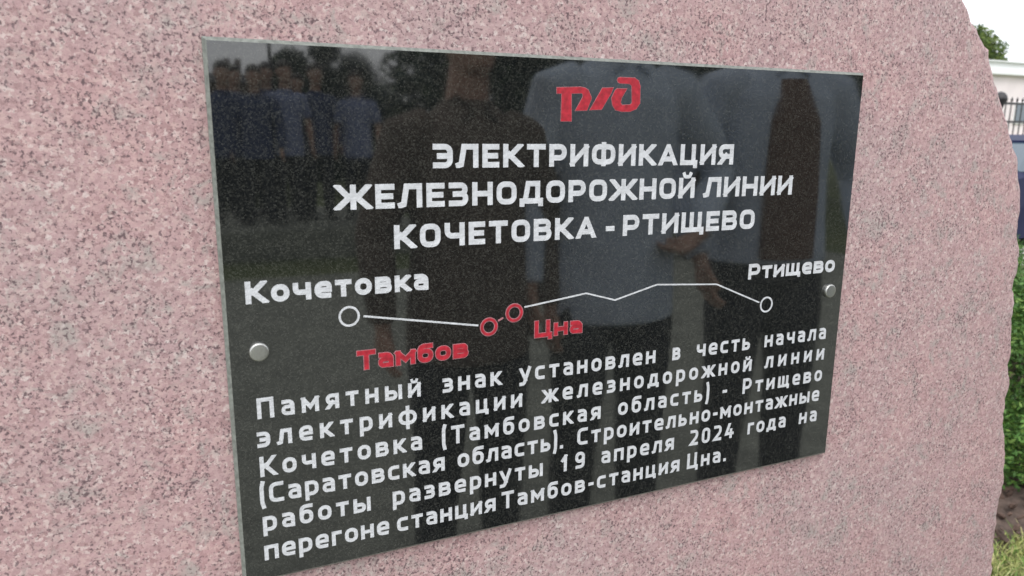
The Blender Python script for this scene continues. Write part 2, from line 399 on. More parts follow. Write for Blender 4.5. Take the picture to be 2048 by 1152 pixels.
def glyph(ch, W, H, s, rf):
    """list of convex polygons in mm; baseline at y=0; H = height of this letter's body (cap or x height)"""
    low = ch.islower(); c = ch
    X = lambda a: s / 2 + a * (W - s); Y = lambda b: s / 2 + b * (H - s)
    rr = rf * min(W, H)
    P = []
    def st(pts, closed=False, free=False, sw=1.0):
        q = [(X(p[0]), Y(p[1])) + ((p[2] * rr,) if len(p) > 2 else ()) for p in pts]
        P.extend(ribbon(q, s * sw, closed, None if free else 0, None if free else H))
    U = c.upper()
    if low and c in 'аберуфс':
        if c == 'а': st([(.06, 1), (1, 1, 1), (1, 0)]); st([(1, .57), (0, .57, .8), (0, 0, .8), (1, 0)], sw=.92)
        elif c == 'б':
            st([(0, 0, 1), (1, 0, 1), (1, .93, 1), (0, .93, 1)], True); st([(0, .5), (0, 1.42, 1.1), (.98, 1.42)], free=True)
        elif c == 'е': st([(.02, .48), (1, .48), (1, 1, 1), (0, 1, 1), (0, 0, 1), (.93, 0)], sw=.97)
        elif c == 'р': st([(0, -.42), (0, 1)], free=True); P.extend([]); st([(0, 0, .3), (1, 0, 1), (1, 1, 1), (0, 1, .3)], True)
        elif c == 'у': st([(0, 1), (.54, .02)], free=False); st([(1, 1.06), (.5, -.1), (.34, -.4, .8), (.0, -.4)], free=True)
        elif c == 'ф': st([(.5, -.42), (.5, 1.42)], free=True); st([(0, 0, 1), (1, 0, 1), (1, 1, 1), (0, 1, 1)], True)
        elif c == 'с': st([(.97, 1), (0, 1, 1), (0, 0, 1), (.97, 0)])
    elif U == 'А': st([(-.02, -.1), (.5, 1.06), (1.02, -.1)], sw=.98); st([(.2, .24), (.8, .24)])
    elif U == 'Б': st([(.95, 1), (0, 1), (0, 0), (1, 0, 1), (1, .57, 1), (0, .57)])
    elif U == 'В': st([(0, 0), (0, 1)]); st([(0, 1), (.94, 1, .9), (.94, .52, .9), (0, .52)]); st([(0, .52), (1, .52, .9), (1, 0, .9), (0, 0)])
    elif U == 'Г': st([(1, 1), (0, 1), (0, 0)])
    elif U == 'Д':
        st([(-.04, 0), (1.04, 0)]); st([(.14, 0), (.30, 1), (.86, 1), (.86, 0)])
        for a in (-.04, 1.04): st([(a, 0), (a, -.17)], free=True)
    elif U == 'Е': st([(1, 1), (0, 1), (0, 0), (1, 0)]); st([(0, .5), (.9, .5)])
    elif U == 'Ж':
        st([(.5, 0), (.5, 1)])
        for g in (1, -1):
            st([(.5 + g * .06, .5), (.5 + g * .16, .5), (.5 + g * .5, 1.06)]); st([(.5 + g * .12, .5), (.5 + g * .52, -.06)])
    elif U == 'З': st([(.0, 1), (.95, 1, .9), (.95, .52, .9), (.28, .52)]); st([(.28, .52), (1, .52, .9), (1, 0, .9), (0, 0)])
    elif U in 'ИЙ':
        st([(0, 0), (0, 1)]); st([(1, 0), (1, 1)]); st([(.0, .04), (1, .96)], sw=.9)
        if U == 'Й': st([(.24, 1.36), (.3, 1.22, .4), (.70, 1.22, .4), (.76, 1.36)], free=True, sw=.72)
    elif U == 'К': st([(0, 0), (0, 1)]); st([(0, .49), (.30, .49), (.94, 1.06)]); st([(.28, .54), (1, -.06)])
    elif U == 'Л': st([(-.03, 0), (.10, .04), (.27, 1), (1, 1), (1, 0)])
    elif U == 'М': st([(0, 0), (0, 1)]); st([(1, 0), (1, 1)]); st([(.0, 1), (.5, .3), (1, 1)])
    elif U == 'Н': st([(0, 0), (0, 1)]); st([(1, 0), (1, 1)]); st([(0, .5), (1, .5)])
    elif U == 'О': st([(0, 0, 1), (1, 0, 1), (1, 1, 1), (0, 1, 1)], True)
    elif U == 'П': st([(0, 0), (0, 1), (1, 1), (1, 0)])
    elif U == 'Р': st([(0, 0), (0, 1)]); st([(0, 1), (1, 1, 1), (1, .36, 1), (0, .36)])
    elif U == 'С': st([(.97, 1), (0, 1, 1), (0, 0, 1), (.97, 0)])
    elif U == 'Т': st([(.5, 0), (.5, 1)]); st([(0, 1), (1, 1)])
    elif U == 'Ф': st([(.5, 0), (.5, 1.12)], free=True); st([(0, .1, 1), (1, .1, 1), (1, 1, 1), (0, 1, 1)], True)
    elif U == 'Ц': st([(0, 1), (0, 0), (.86, 0), (.86, 1)]); st([(.86, 0), (1.02, 0), (1.02, -.20)], free=True)
    elif U == 'Щ': st([(0, 1), (0, 0), (.9, 0), (.9, 1)]); st([(.45, 0), (.45, 1)]); st([(.9, 0), (1.03, 0), (1.03, -.20)], free=True)
    elif U == 'Ч': st([(0, 1), (0, .42, .9), (1, .42)]); st([(1, 0), (1, 1)])
    elif U == 'Ь': st([(0, 0), (0, 1)]); st([(0, .57), (1, .57, .9), (1, 0, .9), (0, 0)])
    elif U == 'Ы': st([(0, 0), (0, 1)]); st([(0, .57), (.66, .57, .9), (.66, 0, .9), (0, 0)]); st([(1.02, 0), (1.02, 1)])
    elif U == 'Э': st([(0, 1), (1, 1, 1), (1, 0, 1), (0, 0)]); st([(.28, .5), (1, .5)])
    elif U == 'Я': st([(1, 0), (1, 1)]); st([(1, 1), (0, 1, 1), (0, .38, 1), (1, .38)]); st([(.48, .40), (0, -.08)])
    elif c == '-': st([(0, .36), (1, .36)])
    elif c == '.': P.append([(0, 0), (s * 1.05, 0), (s * 1.05, s * 1.05), (0, s * 1.05)])
    elif c == '(': st([(1, 1.16), (.0, .93, 1), (.0, -.0, 1), (1, -.26)], free=True)
    elif c == ')': st([(0, 1.16), (1, .93, 1), (1, -.0, 1), (0, -.26)], free=True)
    elif c == '1': st([(.72, 0), (.72, 1)]); st([(.72, 1), (.0, .74)])
    elif c == '2': st([(0, 1), (1, 1, 1), (1, .56, .5), (0, .02), (1.02, 0)])
    elif c == '0': st([(0, 0, 1), (1, 0, 1), (1, 1, 1), (0, 1, 1)], True)
    elif c == '4': st([(.78, 0), (.78, .55)]); st([(.46, 1.02), (0, .27), (1.05, .27)])
    elif c == '9': st([(0, .42, 1), (1, .42, 1), (1, 1, 1), (0, 1, 1)], True); st([(1, .7), (1, 0, 1), (.08, 0)])
    return P
def union(polys):
    vs, fs = [], []
    for p in polys:
        # convex, counter-clockwise
        A = sum(p[i - 1][0] * p[i][1] - p[i][0] * p[i - 1][1] for i in range(len(p)))
        if abs(A) < 1e-7: continue
        if A < 0: p = p[::-1]
        b = len(vs); vs += [Vector(q) for q in p]; fs.append(list(range(b, b + len(p))))
    r = delaunay_2d_cdt(vs, [], fs, 0, 1e-5, True)
    return r[0], [f for f, o in zip(r[2], r[5]) if o]
def flat_mesh(name, polys, mats, depth=.00025, lift=0.0, extra=None):
    """polys in mm in the (x right, y up) plane -> thin raised paint in plaque axes"""
    bm = bmesh.new()
    for pl, mi, dep in ([(polys, 0, depth)] + (extra or [])):
        V, F = union(pl)
        tv = [bm.verts.new((v.x * MM, -dep, v.y * MM)) for v in V]; bv = {}
        cnt = {}
        for f in F:
            try: ff = bm.faces.new([tv[i] for i in f]); ff.material_index = mi
            except ValueError: continue
            for a, b in zip(f, f[1:] + f[:1]): cnt[(a, b)] = 1
        for (a, b) in list(cnt):
            if (b, a) in cnt: continue
            for i in (a, b):
                if i not in bv: bv[i] = bm.verts.new((V[i].x * MM, .0001, V[i].y * MM))
            ff = bm.faces.new((tv[b], tv[a], bv[a], bv[b])); ff.material_index = mi
    loose = [v for v in bm.verts if not v.link_faces]
    bmesh.ops.delete(bm, geom=loose, context='VERTS')
    for f in bm.faces:
        f.normal_update()
    me = bpy.data.meshes.new(name); bm.to_mesh(me); bm.free()
    for m in mats: me.materials.append(m)
    return me
GC = {}
def letter_mesh(ch, W, H, s, rf, red):
    key = (ch, round(W, 2), round(H, 2), s, rf, red)
    if key not in GC:
        g = glyph(ch, W, H, s, rf)
        if red:
            k = .55
            big = glyph(ch, W + 2 * k, H + 2 * k, s + 2 * k, rf); big = [[(x - k, y - k) for x, y in p] for p in big]
            GC[key] = flat_mesh('letter', big, [M_redline, M_red], .00018, extra=[(g, 1, .00034)])
        else: GC[key] = flat_mesh('letter', g, [M_white])
    return GC[key]
def set_word(line, word, u0, u1, v, cap, xh, W0, s, rf, red=False, stretch=False, dv=0.0, gap0=1.9):
    """place the letters of a word between u0 and u1 (metres) on baseline v; lower W0 squeezes"""
    u0 += .0004; u1 -= .0004; tot = (u1 - u0) * 1000
    def wd(ch): 
        return WID.get(ch, 1.0) * (W0 * (1.14 if (ch.isupper() and xh < cap) else 1)) if ch not in '.' else s * 1.05
    ws = [wd(c) for c in word]; n = len(word)
    k = 1.0
    if n > 1:
        gap = (tot - sum(ws)) / (n - 1)
        if stretch or gap < gap0: 
            gap = gap0; k = (tot - gap * (n - 1)) / sum(ws)
    else: gap = 0; k = tot / ws[0] if ch_ok(word) else 1
    x = 0
    for c, w_ in zip(word, ws):
        w_ = w_ * k if c != '.' else w_
        H = xh if (c.islower()) else cap
        me = letter_mesh(c, w_, H, s, rf, red)
        o = link('letter', me, line); p = PV(u0 + x * MM, v, 0.0); o.location = p
        x += w_ + gap
def ch_ok(c): return c not in '-.'
def line(words, v, cap, xh, W0, s, rf, lab=None, red=False, stretch=False, gap0=1.9):
    e = bpy.data.objects.new('text_line', None); COL.objects.link(e); e.parent = plaque
    if lab: e['label'] = lab
    for wd_, u0, u1 in words: set_word(e, wd_, u0, u1, v, cap, xh, W0, s, rf, red, stretch, gap0=gap0)
    return e
HS = 4.35
line([('ЭЛЕКТРИФИКАЦИЯ', .1555, .4438)], .0870, 18.2, 18.2, 16.5, HS, .28, 'heading line of large white capitals', stretch=True, gap0=3.4)
line([('ЖЕЛЕЗНОДОРОЖНОЙ', .0811, .4022), ('ЛИНИИ', .4123, .5178)], .1163, 18.2, 18.2, 16.5, HS, .28, 'heading line of large white capitals', stretch=True, gap0=3.4)
line([('КОЧЕТОВКА', .1239, .3008), ('-', .3099, .3164), ('РТИЩЕВО', .3271, .4742)], .1473, 18.2, 18.2, 16.5, HS, .28, 'heading line of large white capitals', stretch=True, gap0=3.4)
line([('Кочетовка', .0153, .1511)], .1807, 16.3, 12.9, 12.4, 3.9, .46, 'large white station name above the left circle', stretch=True, gap0=2.4)
line([('Ртищево', .4710, .5845)], .1966, 15.0, 12.4, 12.8, 3.5, .46, 'white station name above the right circle', stretch=True, gap0=2.4)
line([('Тамбов', .0925, .1838)], .2395, 15.2, 11.6, 11.6, 3.5, .44, 'red station name with a pink rim', red=True, stretch=True, gap0=2.3)
line([('Цна', .2433, .2899)], .2300, 14.4, 11.0, 11.6, 3.4, .44, 'red station name with a pink rim', red=True, stretch=True, gap0=2.4)
BS = 2.95
BODY = [
 (.2675, [('Памятный', .0179, .1432), ('знак', .1609, .2138), ('установлен', .2295, .3686), ('в', .3869, .3967), ('честь', .4148, .4804), ('начала', .4982, .5813)]),
 (.2899, [('электрификации', .0165, .233), ('железнодорожной', .2515, .4844), ('линии', .5011, .5815)]),
 (.3133, [('Кочетовка', .0172, .1435), ('(Тамбовская', .1597, .3116), ('область)', .3294, .4337), ('-', .4495, .4560), ('Ртищево', .4745, .5815)]),
 (.3353, [('(Саратовская', .0158, .1626), ('область).', .1732, .2738), ('Строительно-монтажные', .2873, .5802)]),
 (.3580, [('работы', .0166, .0995), ('развернуты', .1171, .2537), ('19', .2718, .2965), ('апреля', .3133, .395), ('2024', .4134, .4674), ('года', .485, .5362), ('на', .5541, .5795)]),
 (.3820, [('перегоне', .0163, .1143), ('станция', .1201, .2086), ('Тамбов-станция', .2135, .4031), ('Цна.', .4115, .4603)])]
for v, ws in BODY: line(ws, v, 16.0, 12.1, 10.4, BS, .44, 'justified line of small white text')

# ---- the railway emblem
LOGO = [[(0.2603, 0.0245), (0.2819, 0.0234), (0.2863, 0.0240), (0.2893, 0.0257), (0.2922, 0.031), (0.2923, 0.0326), (0.2884, 0.0417), (0.2776, 0.0421), (0.2838, 0.0321), (0.2844, 0.0303), (0.284, 0.0287), (0.2829, 0.0282), (0.2737, 0.0288), (0.2743, 0.0506), (0.2646, 0.0507), (0.2649, 0.0290), (0.2604, 0.0291)],
 [(0.3025, 0.0236), (0.3129, 0.0230), (0.3111, 0.0272), (0.3023, 0.0407), (0.2912, 0.0413), (0.2923, 0.0396)],
 [(0.3262, 0.0235), (0.3169, 0.0236), (0.3148, 0.025), (0.3115, 0.0314), (0.3127, 0.037), (0.3156, 0.0408), (0.3217, 0.0421), (0.3303, 0.0419), (0.3361, 0.0396), (0.3396, 0.035), (0.3393, 0.0212), (0.3376, 0.0168), (0.3336, 0.0145), (0.3193, 0.0145), (0.3172, 0.0151), (0.3165, 0.0167), (0.3174, 0.0186), (0.3195, 0.0193), (0.3287, 0.0194), (0.3308, 0.021), (0.3317, 0.0347), (0.3301, 0.0363), (0.322, 0.0368), (0.3205, 0.035), (0.3212, 0.0312)]]
emblem = bpy.data.objects.new('emblem', None); COL.objects.link(emblem); emblem.parent = plaque; emblem['label'] = 'red railway emblem of three slanted letter shapes'
from mathutils.geometry import tessellate_polygon
for i, sh in enumerate(LOGO):
    pts = [(u * 1000, -v * 1000) for u, v in sh]
    tri = tessellate_polygon([[Vector((x, y, 0)) for x, y in pts]])
    pol = [[pts[a], pts[b], pts[c]] for a, b, c in tri]
    rim = []
    for a, b in zip(pts, pts[1:] + pts[:1]): rim += ribbon([a, b], .7)
    me = flat_mesh('emblem_letter', pol + rim, [M_redline, M_red], .00018, extra=[(pol, 1, .00034)])
    o = link('emblem_letter', me, emblem); o.location = (0, -T, .3998)

# ---- the line map: circles and route
def ring_polys(r, s, n=40):
    q = []
    for k in range(n):
        a, b = 2 * math.pi * k / n, 2 * math.pi * (k + 1) / n
        q.append([(math.cos(t) * rr, math.sin(t) * rr) for t, rr in ((a, r), (b, r), (b, r - s), (a, r - s))])
    return q
mapo = bpy.data.objects.new('line_map', None); COL.objects.link(mapo); mapo.parent = plaque; mapo['label'] = 'drawn map of a railway line with four station circles'
for u, v, red, r in ((.0882, .1963, 0, 8.0), (.4969, .2235, 0, 8.0), (.2019, .2161, 1, 7.6), (.2247, .2064, 1, 7.8)):
    if red: me = flat_mesh('station_circle', ring_polys(r + .4, 3.4), [M_redline, M_red], .00018, extra=[(ring_polys(r - .25, 2.1), 1, .00034)])
    else: me = flat_mesh('station_circle', ring_polys(r, 1.7), [M_white])
    o = link('station_circle', me, mapo); o.location = PV(u, v, 0)
    if red: o['label'] = 'red station circle'
def route(pts, s, m):
    pl = ribbon([(u * 1000, -v * 1000) for u, v in pts], s, cap=False)
    o = link('route_line', flat_mesh('route_line', pl, [m]), mapo); o.location = (0, -T, .3998)
route([(.0990, .1972), (.1925, .2140)], 1.45, M_white)
route([(.2338, .2024), (.2927, .1954), (.3222, .2039), (.366, .1934), (.4338, .1983), (.4876, .2206)], 1.35, M_white)
route([(.2100, .2118), (.2146, .2096)], 1.5, M_redline)

# ---- steel bolts: disc with a rounded rim
for u in (.0223, .5790):
    bm = bmesh.new(); prof = [(7.0, 0), (7.0, .4), (6.95, 2.2), (6.7, 2.8), (6.2, 3.25), (5.75, 3.4), (5.6, 3.42), (3, 3.5), (1.0, 3.52)]
    rg = [[(math.cos(2 * math.pi * k / 40) * r * MM, -(y * MM), math.sin(2 * math.pi * k / 40) * r * MM) for k in range(40)] for r, y in prof]
    loft(bm, rg); fixn(bm)
    o = obj('bolt', bm, M_steel, plaque, smooth=True); o.location = PV(u, .2161, 0)

# ------------------------------------------------------------------ vegetation
def leaf_mat(name, c, var=.35):
    m = mat(name, c, .55, var=var, vscale=3, spec=.3); return m
def crown_mesh(name, blobs, n, leaf, mats, seed, droop=.2):
    r = random.Random(seed); bm = bmesh.new(); tot = sum(b[3] ** 2 for b in blobs)
    for (x, y, z, rad, sq) in [(b + (1.0,))[:5] for b in blobs]:
        for i in range(int(n * rad * rad / tot)):
            d = Vector((r.gauss(0, 1), r.gauss(0, 1), r.gauss(0, 1))).normalized(); q = rad * (r.random() ** .33) * (1 + .35 * noise.noise(d * 2.5 + Vector((x, y, z))))
            p = Vector((x, y, z)) + Vector((d.x * q, d.y * q, d.z * q * sq))
            s = leaf * r.uniform(.6, 1.4); t = Vector((r.gauss(0, 1), r.gauss(0, 1), r.gauss(0, .7) - droop)).normalized(); a = t.orthogonal().normalized(); a.rotate(Matrix.Rotation(r.uniform(0, 6.28), 3, t))
            k = bm.faces.new([bm.verts.new(p - t * s), bm.verts.new(p + a * s * .42), bm.verts.new(p + t * s), bm.verts.new(p - a * s * .42)])
            k.material_index = r.randrange(len(mats))
    me = bpy.data.meshes.new(name); bm.to_mesh(me); bm.free()
    for m in mats: me.materials.append(m)
    return me
BR = mat('bark', (.10, .075, .055, 1), .9, var=.35, vscale=20, bump=.6, bscale=30)
LA = leaf_mat('leaf_green', (.10, .15, .035, 1)); LB = leaf_mat('leaf_light', (.17, .22, .06, 1)); LC = leaf_mat('leaf_dark', (.045, .08, .025, 1))
DA = leaf_mat('needle_dark', (.022, .042, .026, 1)); DB = leaf_mat('needle_blue', (.035, .06, .045, 1))
SA = leaf_mat('shrub_bright', (.08, .17, .035, 1)); SB = leaf_mat('shrub_green', (.05, .12, .025, 1)); SC = leaf_mat('shrub_yellow', (.14, .23, .05, 1))
def tree(name, loc, h, blobs, n, leaf, mats, label, seed, group=None, limbs=7, tr=.14):
    t = empty(name, loc, label=label, category='tree', group=group); r = random.Random(seed)
    bm = bmesh.new(); tube(bm, [(0, 0, -.05), (.03, 0, h * .3), (-.02, .03, h * .6), (0, 0, h * .85)], [tr, tr * .75, tr * .45, tr * .15], 10)
    for i in range(limbs):
        b = blobs[i % len(blobs)]; z0 = h * r.uniform(.25, .6)
        tube(bm, [(0, 0, z0), (b[0] * .5, b[1] * .5, (z0 + b[2]) / 2), (b[0], b[1], b[2])], [tr * .4, tr * .25, tr * .08], 6)
    obj('trunk', bm, BR, t, smooth=True); link('crown', crown_mesh('crown', blobs, n, leaf, mats, seed), t)
    return t
# shrub by the stone
def shrub(loc, R0, H_, n, label, seed):
    r = random.Random(seed); sh = empty('leafy_shrub', loc, label=label, category='shrub', group='low green shrubs behind the stone')
    bm = bmesh.new()
    for i in range(26):
        a = r.uniform(0, 6.28); q = R0 * r.uniform(.2, .8)
        tube(bm, [(0.02 * math.cos(a), .02 * math.sin(a), 0), (q * .45 * math.cos(a), q * .45 * math.sin(a), H_ * .35), (q * math.cos(a), q * math.sin(a), H_ * r.uniform(.5, .9))], [.011, .007, .003], 5)
    obj('stem', bm, BR, sh, smooth=True)
    bl = []
    for i in range(130):
        a = r.uniform(0, 6.28); q = R0 * math.sqrt(r.random()); top = H_ * (1 - .6 * (q / R0) ** 3)
        bl.append((q * math.cos(a), q * math.sin(a), top - .05 if i % 3 == 0 else r.uniform(.04, top - .05), r.uniform(.08, .14), .8))
    link('foliage', crown_mesh('foliage', bl, n, .0105, [SA, SB, SC, SA, SB], seed, droop=-.3), sh)
shrub((3.02, 1.44, .04), .60, .83, 80000, 'bright green shrub on the soil bed right behind the edge of the stone', 3)
shrub((4.75, 2.55, .0), .85, .72, 40000, 'lower green shrub farther back toward the pale kerb', 8)
# tree beyond the building, right
blb = [(0, 0, 6.2, 1.35, .9), (1.3, .3, 5.6, 1.1, .8), (-1.3, 0, 6.8, 1.2, .9), (.4, 0, 4.9, 1.5, .9), (-2.2, 0, 5.7, 1.4, .9), (2.3, 0, 5.1, .8, .8), (-1.0, 0, 7.0, .8, .9)]
tree('broadleaf_tree', (44.6, 30, 0), 6.4, blb, 16000, .12, [LA, LB, LC, LA], 'round topped green tree showing above the pale building roof', 5, tr=.2)

# ------------------------------------------------------------------ building, fence and car on the right
M_wall = mat('pale_pink_render', (.80, .72, .72, 1), .85, var=.05, vscale=1.5)
M_trim = mat('white_trim', (.84, .85, .85, 1), .7); M_plinth = mat('peach_plinth', (.60, .46, .37, 1), .85, var=.1)
M_glass = mat('window_glass', (.10, .13, .16, 1), .08, spec=.8)
bld = empty('low_building', (40, 22, 0), label='long low pale pink building with a white cornice beyond the fence', category='building')
bm = bmesh.new(); box(bm, (0, 3.02, 2.2), (30, 6, 3.9)); obj('wall', bm, M_wall, bld)
bm = bmesh.new(); box(bm, (0, 3.0, .75), (30.1, 6.14, 1.5)); obj('plinth', bm, M_plinth, bld)
bm = bmesh.new(); box(bm, (0, 2.95, 4.24), (30.3, 6.4, .18), .03); obj('cornice', bm, M_trim, bld)
bm = bmesh.new(); box(bm, (0, 3.0, 4.52), (30.16, 6.2, .38)); box(bm, (0, 3.0, 4.73), (30.4, 6.5, .05)); obj('parapet', bm, M_trim, bld)
for k in range(9):
    x = -13 + k * 3.2
    fr = bmesh.new(); box(fr, (x, -.02, 2.5), (1.7, .08, 1.0), .01); fo = obj('window', fr, M_trim, bld)
    for s_ in (-.4, .4):
        g = bmesh.new(); box(g, (x + s_, -.065, 2.5), (.72, .02, .86)); obj('pane', g, M_glass, fo)
fence = empty('iron_fence', (15, 9.5, 0), label='black iron fence with finials and double rail in front of the pale building', category='fence')
bm = bmesh.new()
rings = [(.085, 0), (.085, .12), (.06, .16), (.06, 1.78), (.07, 1.80), (.075, 1.84), (.05, 1.90), (.075, 1.98), (.098, 2.06), (.125, 2.11), (.135, 2.13), (.13, 2.16), (.11, 2.21), (.075, 2.25), (.03, 2.275), (.005, 2.28)]
for px_ in (-2.9, .42, 3.74, 7.06):
    bp = bmesh.new(); loft(bp, [[(px_ + math.cos(2 * math.pi * k / 16) * r, math.sin(2 * math.pi * k / 16) * r, z) for k in range(16)] for r, z in rings]); fixn(bp); obj('post', bp, M_iron, fence, smooth=True)
for z in (.18, 1.68, 2.05):
    b = bmesh.new(); box(b, (2.1, 0, z), (11.4, .035, .045)); obj('rail', b, M_iron, fence)
b = bmesh.new(); box(b, (0, 0, 1.02), (.018, .018, 2.16))
loft(b, [[(math.cos(2 * math.pi * k / 8) * r, math.sin(2 * math.pi * k / 8) * r, z) for k in range(8)] for r, z in ((.010, 2.09), (.024, 2.115), (.026, 2.13), (.014, 2.15), (.003, 2.185))])
fixn(b); bal = obj('baluster', b, M_iron, fence); bal.location = (-3.4, 0, 0)
for k in range(1, 64):
    c = bal.copy(); COL.objects.link(c); c.parent = fence; c.location = (-3.4 + k * .175, 0, 0)
M_navy = mat('navy_car_paint', (.008, .012, .055, 1), .5, spec=.15); M_cg = mat('car_glass', (.07, .10, .13, 1), .06, spec=.8); M_rub = mat('tyre_rubber', (.02, .02, .02, 1), .8)
M_rim = mat('alloy_rim', (.5, .5, .5, 1), .3, 1); M_lamp = mat('lamp_glass', (.5, .5, .5, 1), .1); M_red2 = mat('tail_lamp', (.35, .01, .01, 1), .2)
car = empty('parked_car', (9.55, 5.75, .006), R_(8), label='dark navy parked hatchback seen past the right edge of the stone', category='car')
def sec(x, w_, z0, z1, tum): # cross-section ring of the body at station x
    return [(x, -w_, z0), (x, -w_ * 1.02, (z0 + z1) * .5), (x, -w_ * tum, z1 - .04), (x, -w_ * tum * .88, z1), (x, w_ * tum * .88, z1), (x, w_ * tum, z1 - .04), (x, w_ * 1.02, (z0 + z1) * .5), (x, w_, z0)]
bm = bmesh.new(); loft(bm, [sec(x, w_, z0, z1, t) for x, w_, z0, z1, t in ((-2.02, .62, .42, .62, .95), (-1.98, .76, .25, .76, .95), (-1.8, .83, .22, .84, .96), (-1.0, .87, .2, .93, .97), (-.7, .87, .2, .96, .97), (1.5, .87, .2, 1.0, .97), (1.85, .83, .22, .98, .96), (1.98, .78, .27, .93, .95), (2.02, .66, .4, .8, .95))]); fixn(bm)
body = obj('body', bm, M_navy, car, smooth=False)
bm = bmesh.new(); loft(bm, [sec(x, w_, z0, z1, t) for x, w_, z0, z1, t in ((-.72, .80, .95, .975, .98), (-.1, .79, .95, 1.30, .80), (.3, .79, .95, 1.37, .78), (1.1, .79, .97, 1.37, .78), (1.45, .78, .98, 1.31, .80), (1.82, .76, .96, .99, .98))]); fixn(bm)
obj('cabin_glass', bm, M_cg, car)
bm = bmesh.new(); loft(bm, [[(x, -y, z), (x, y, z), (x, y * .95, z + .03), (x, -y * .95, z + .03)] for x, y, z in ((-.12, .58, 1.285), (.3, .60, 1.36), (1.1, .60, 1.36), (1.5, .58, 1.30))]); fixn(bm); obj('roof', bm, M_navy, car)
for s_ in (-1, 1):
    for xx, xt in ((-.68, -.12), (.45, .42), (1.80, 1.48)):
        bm = bmesh.new(); tube(bm, [(xx, s_ * .79, .96), (xt, s_ * .625, 1.32)], .028, 6); obj('pillar', bm, M_navy, car)
    for xx in (-1.28, 1.25):
        bm = bmesh.new(); W_ = [(.20, -.1), (.29, -.095), (.315, -.06), (.315, .06), (.29, .095), (.20, .1)]
        loft(bm, [[(math.cos(2 * math.pi * k / 24) * r, y, math.sin(2 * math.pi * k / 24) * r) for k in range(24)] for r, y in W_]); fixn(bm)
        wo = obj('wheel', bm, M_rub, car); wo.location = (xx, s_ * .80, .315)
        bm = bmesh.new(); loft(bm, [[(math.cos(2 * math.pi * k / 24) * r, s_ * y, math.sin(2 * math.pi * k / 24) * r) for k in range(24)] for r, y in ((.2, .09), (.195, .108), (.16, .10), (.05, .112))]); fixn(bm); obj('rim', bm, M_rim, wo)
    bm = bmesh.new(); box(bm, (-1.93, s_ * .60, .66), (.14, .26, .13), .02); obj('headlight', bm, M_lamp, car)
    bm = bmesh.new(); box(bm, (1.95, s_ * .66, .82), (.12, .2, .2), .02); obj('tail_light', bm, M_red2, car)
    bm = bmesh.new(); box(bm, (-.55, s_ * .93, 1.0), (.12, .16, .11), .03); obj('mirror', bm, M_navy, car)

# ------------------------------------------------------------------ what stands opposite and shows in the polish: trees, building, people
conB = lambda h, r: [(0, 0, h * f, r * (1.02 - f) , 1.0) for f in (.14, .26, .38, .5, .62, .73, .83, .92)]
tree('spruce_tree', (3.0, -16, 0), 6.2, conB(6.2, .62), 9000, .09, [DA, DB, DA], 'slim dark spruce mirrored near the top left of the plaque', 11, limbs=3, tr=.1)
tree('round_tree', (3.0, -22, 0), 3.9, [(0, 0, 2.7, .9, .9), (-.5, 0, 2.1, .7, .9), (.6, 0, 2.2, .75, .9), (.1, .2, 3.3, .5, .8)], 8000, .09, [LC, DA, DB], 'small round tree mirrored beside the mast at the top left of the plaque', 12)
tree('bushy_tree', (4.05, -18, 0), 3.3, [(0, 0, 2.2, .85, .9), (-.5, 0, 1.5, .8, .9), (.6, 0, 1.6, .8, .9), (0, 0, 2.9, .45, .8)], 7000, .09, [DA, LC, DB], 'dark bushy tree mirrored right of the slim spruce', 13)
big = [(0, 0, 3.2, 1.2, .9), (-.8, 0, 2.1, 1.0, .9), (.9, .1, 2.2, 1.1, .9), (0, .1, 4.6, 1.2, .9), (-.2, 0, 1.0, 1.1, .8), (1.0, 0, 1.0, .9, .8), (.2, 0, 5.6, .8, .9)]
for k, (x, y, sc, lb) in enumerate(((4.6, -10.2, 1.0, 'large dark tree mirrored left of the person in brown'), (7.0, -10.8, 1.05, 'large dark tree mirrored behind the person in brown'), (8.8, -11.5, 1.1, 'large dark tree mirrored behind the pale blue shirt'), (11.6, -12.5, 1.1, 'large dark tree mirrored between the two pale shirts'), (17.4, -13.5, 1.25, 'large dark tree mirrored behind the man with the open shirt'), (21.5, -13.5, 1.3, 'large dark tree mirrored at the right edge of the plaque'))):
    if k == 0: T0 = tree('broadleaf_tree', (x, y, 0), 5.4, big, 15000, .11, [DA, LC, DB, DA], lb, 21, 'dark trees opposite the stone'); T0.rotation_euler.z = 0; t_ = T0
    else: t_ = copy_tree(T0); t_['label'] = lb
    t_.location = (x, y, 0); t_.scale = (sc, sc, sc); t_.rotation_euler.z = k * 1.3
M_brk = mat('brown_brick_wall', (.13, .085, .07, 1), .9, var=.2, vscale=3); M_roofd = mat('dark_roof', (.05, .05, .055, 1), .8)
far = empty('brown_house', (-1.2, -30, 0), label='low brown house with chimneys mirrored at the far top left of the plaque', category='house')
bm = bmesh.new(); box(bm, (0, -3, 1.6), (8.8, 6, 3.2)); obj('wall', bm, M_brk, far)
bm = bmesh.new(); loft(bm, [[(x, .3, 3.2), (x, -6.3, 3.2), (x, -3, 3.75)] for x in (-4.7, 4.7)]); fixn(bm); obj('roof', bm, M_roofd, far)
for x in (2.3, 3.2, 3.6):
    bm = bmesh.new(); box(bm, (x, -1.5, 3.75), (.22, .3, .9), .01); obj('chimney', bm, M_brk, far)
for x in (-3, -1.2, .6, 2.4):
    bm = bmesh.new(); box(bm, (x, .03, 1.7), (.95, .08, 1.1)); wo = obj('window', bm, M_trim, far)
    bm = bmesh.new(); box(bm, (x, .075, 1.7), (.8, .02, .95)); obj('pane', bm, M_glass, wo)
bm = bmesh.new(); tube(bm, [(0, 0, 0), (0, 0, 5.6)], [.06, .04], 8); tube(bm, [(-.35, 0, 5.1), (.35, 0, 5.1)], .02, 6)
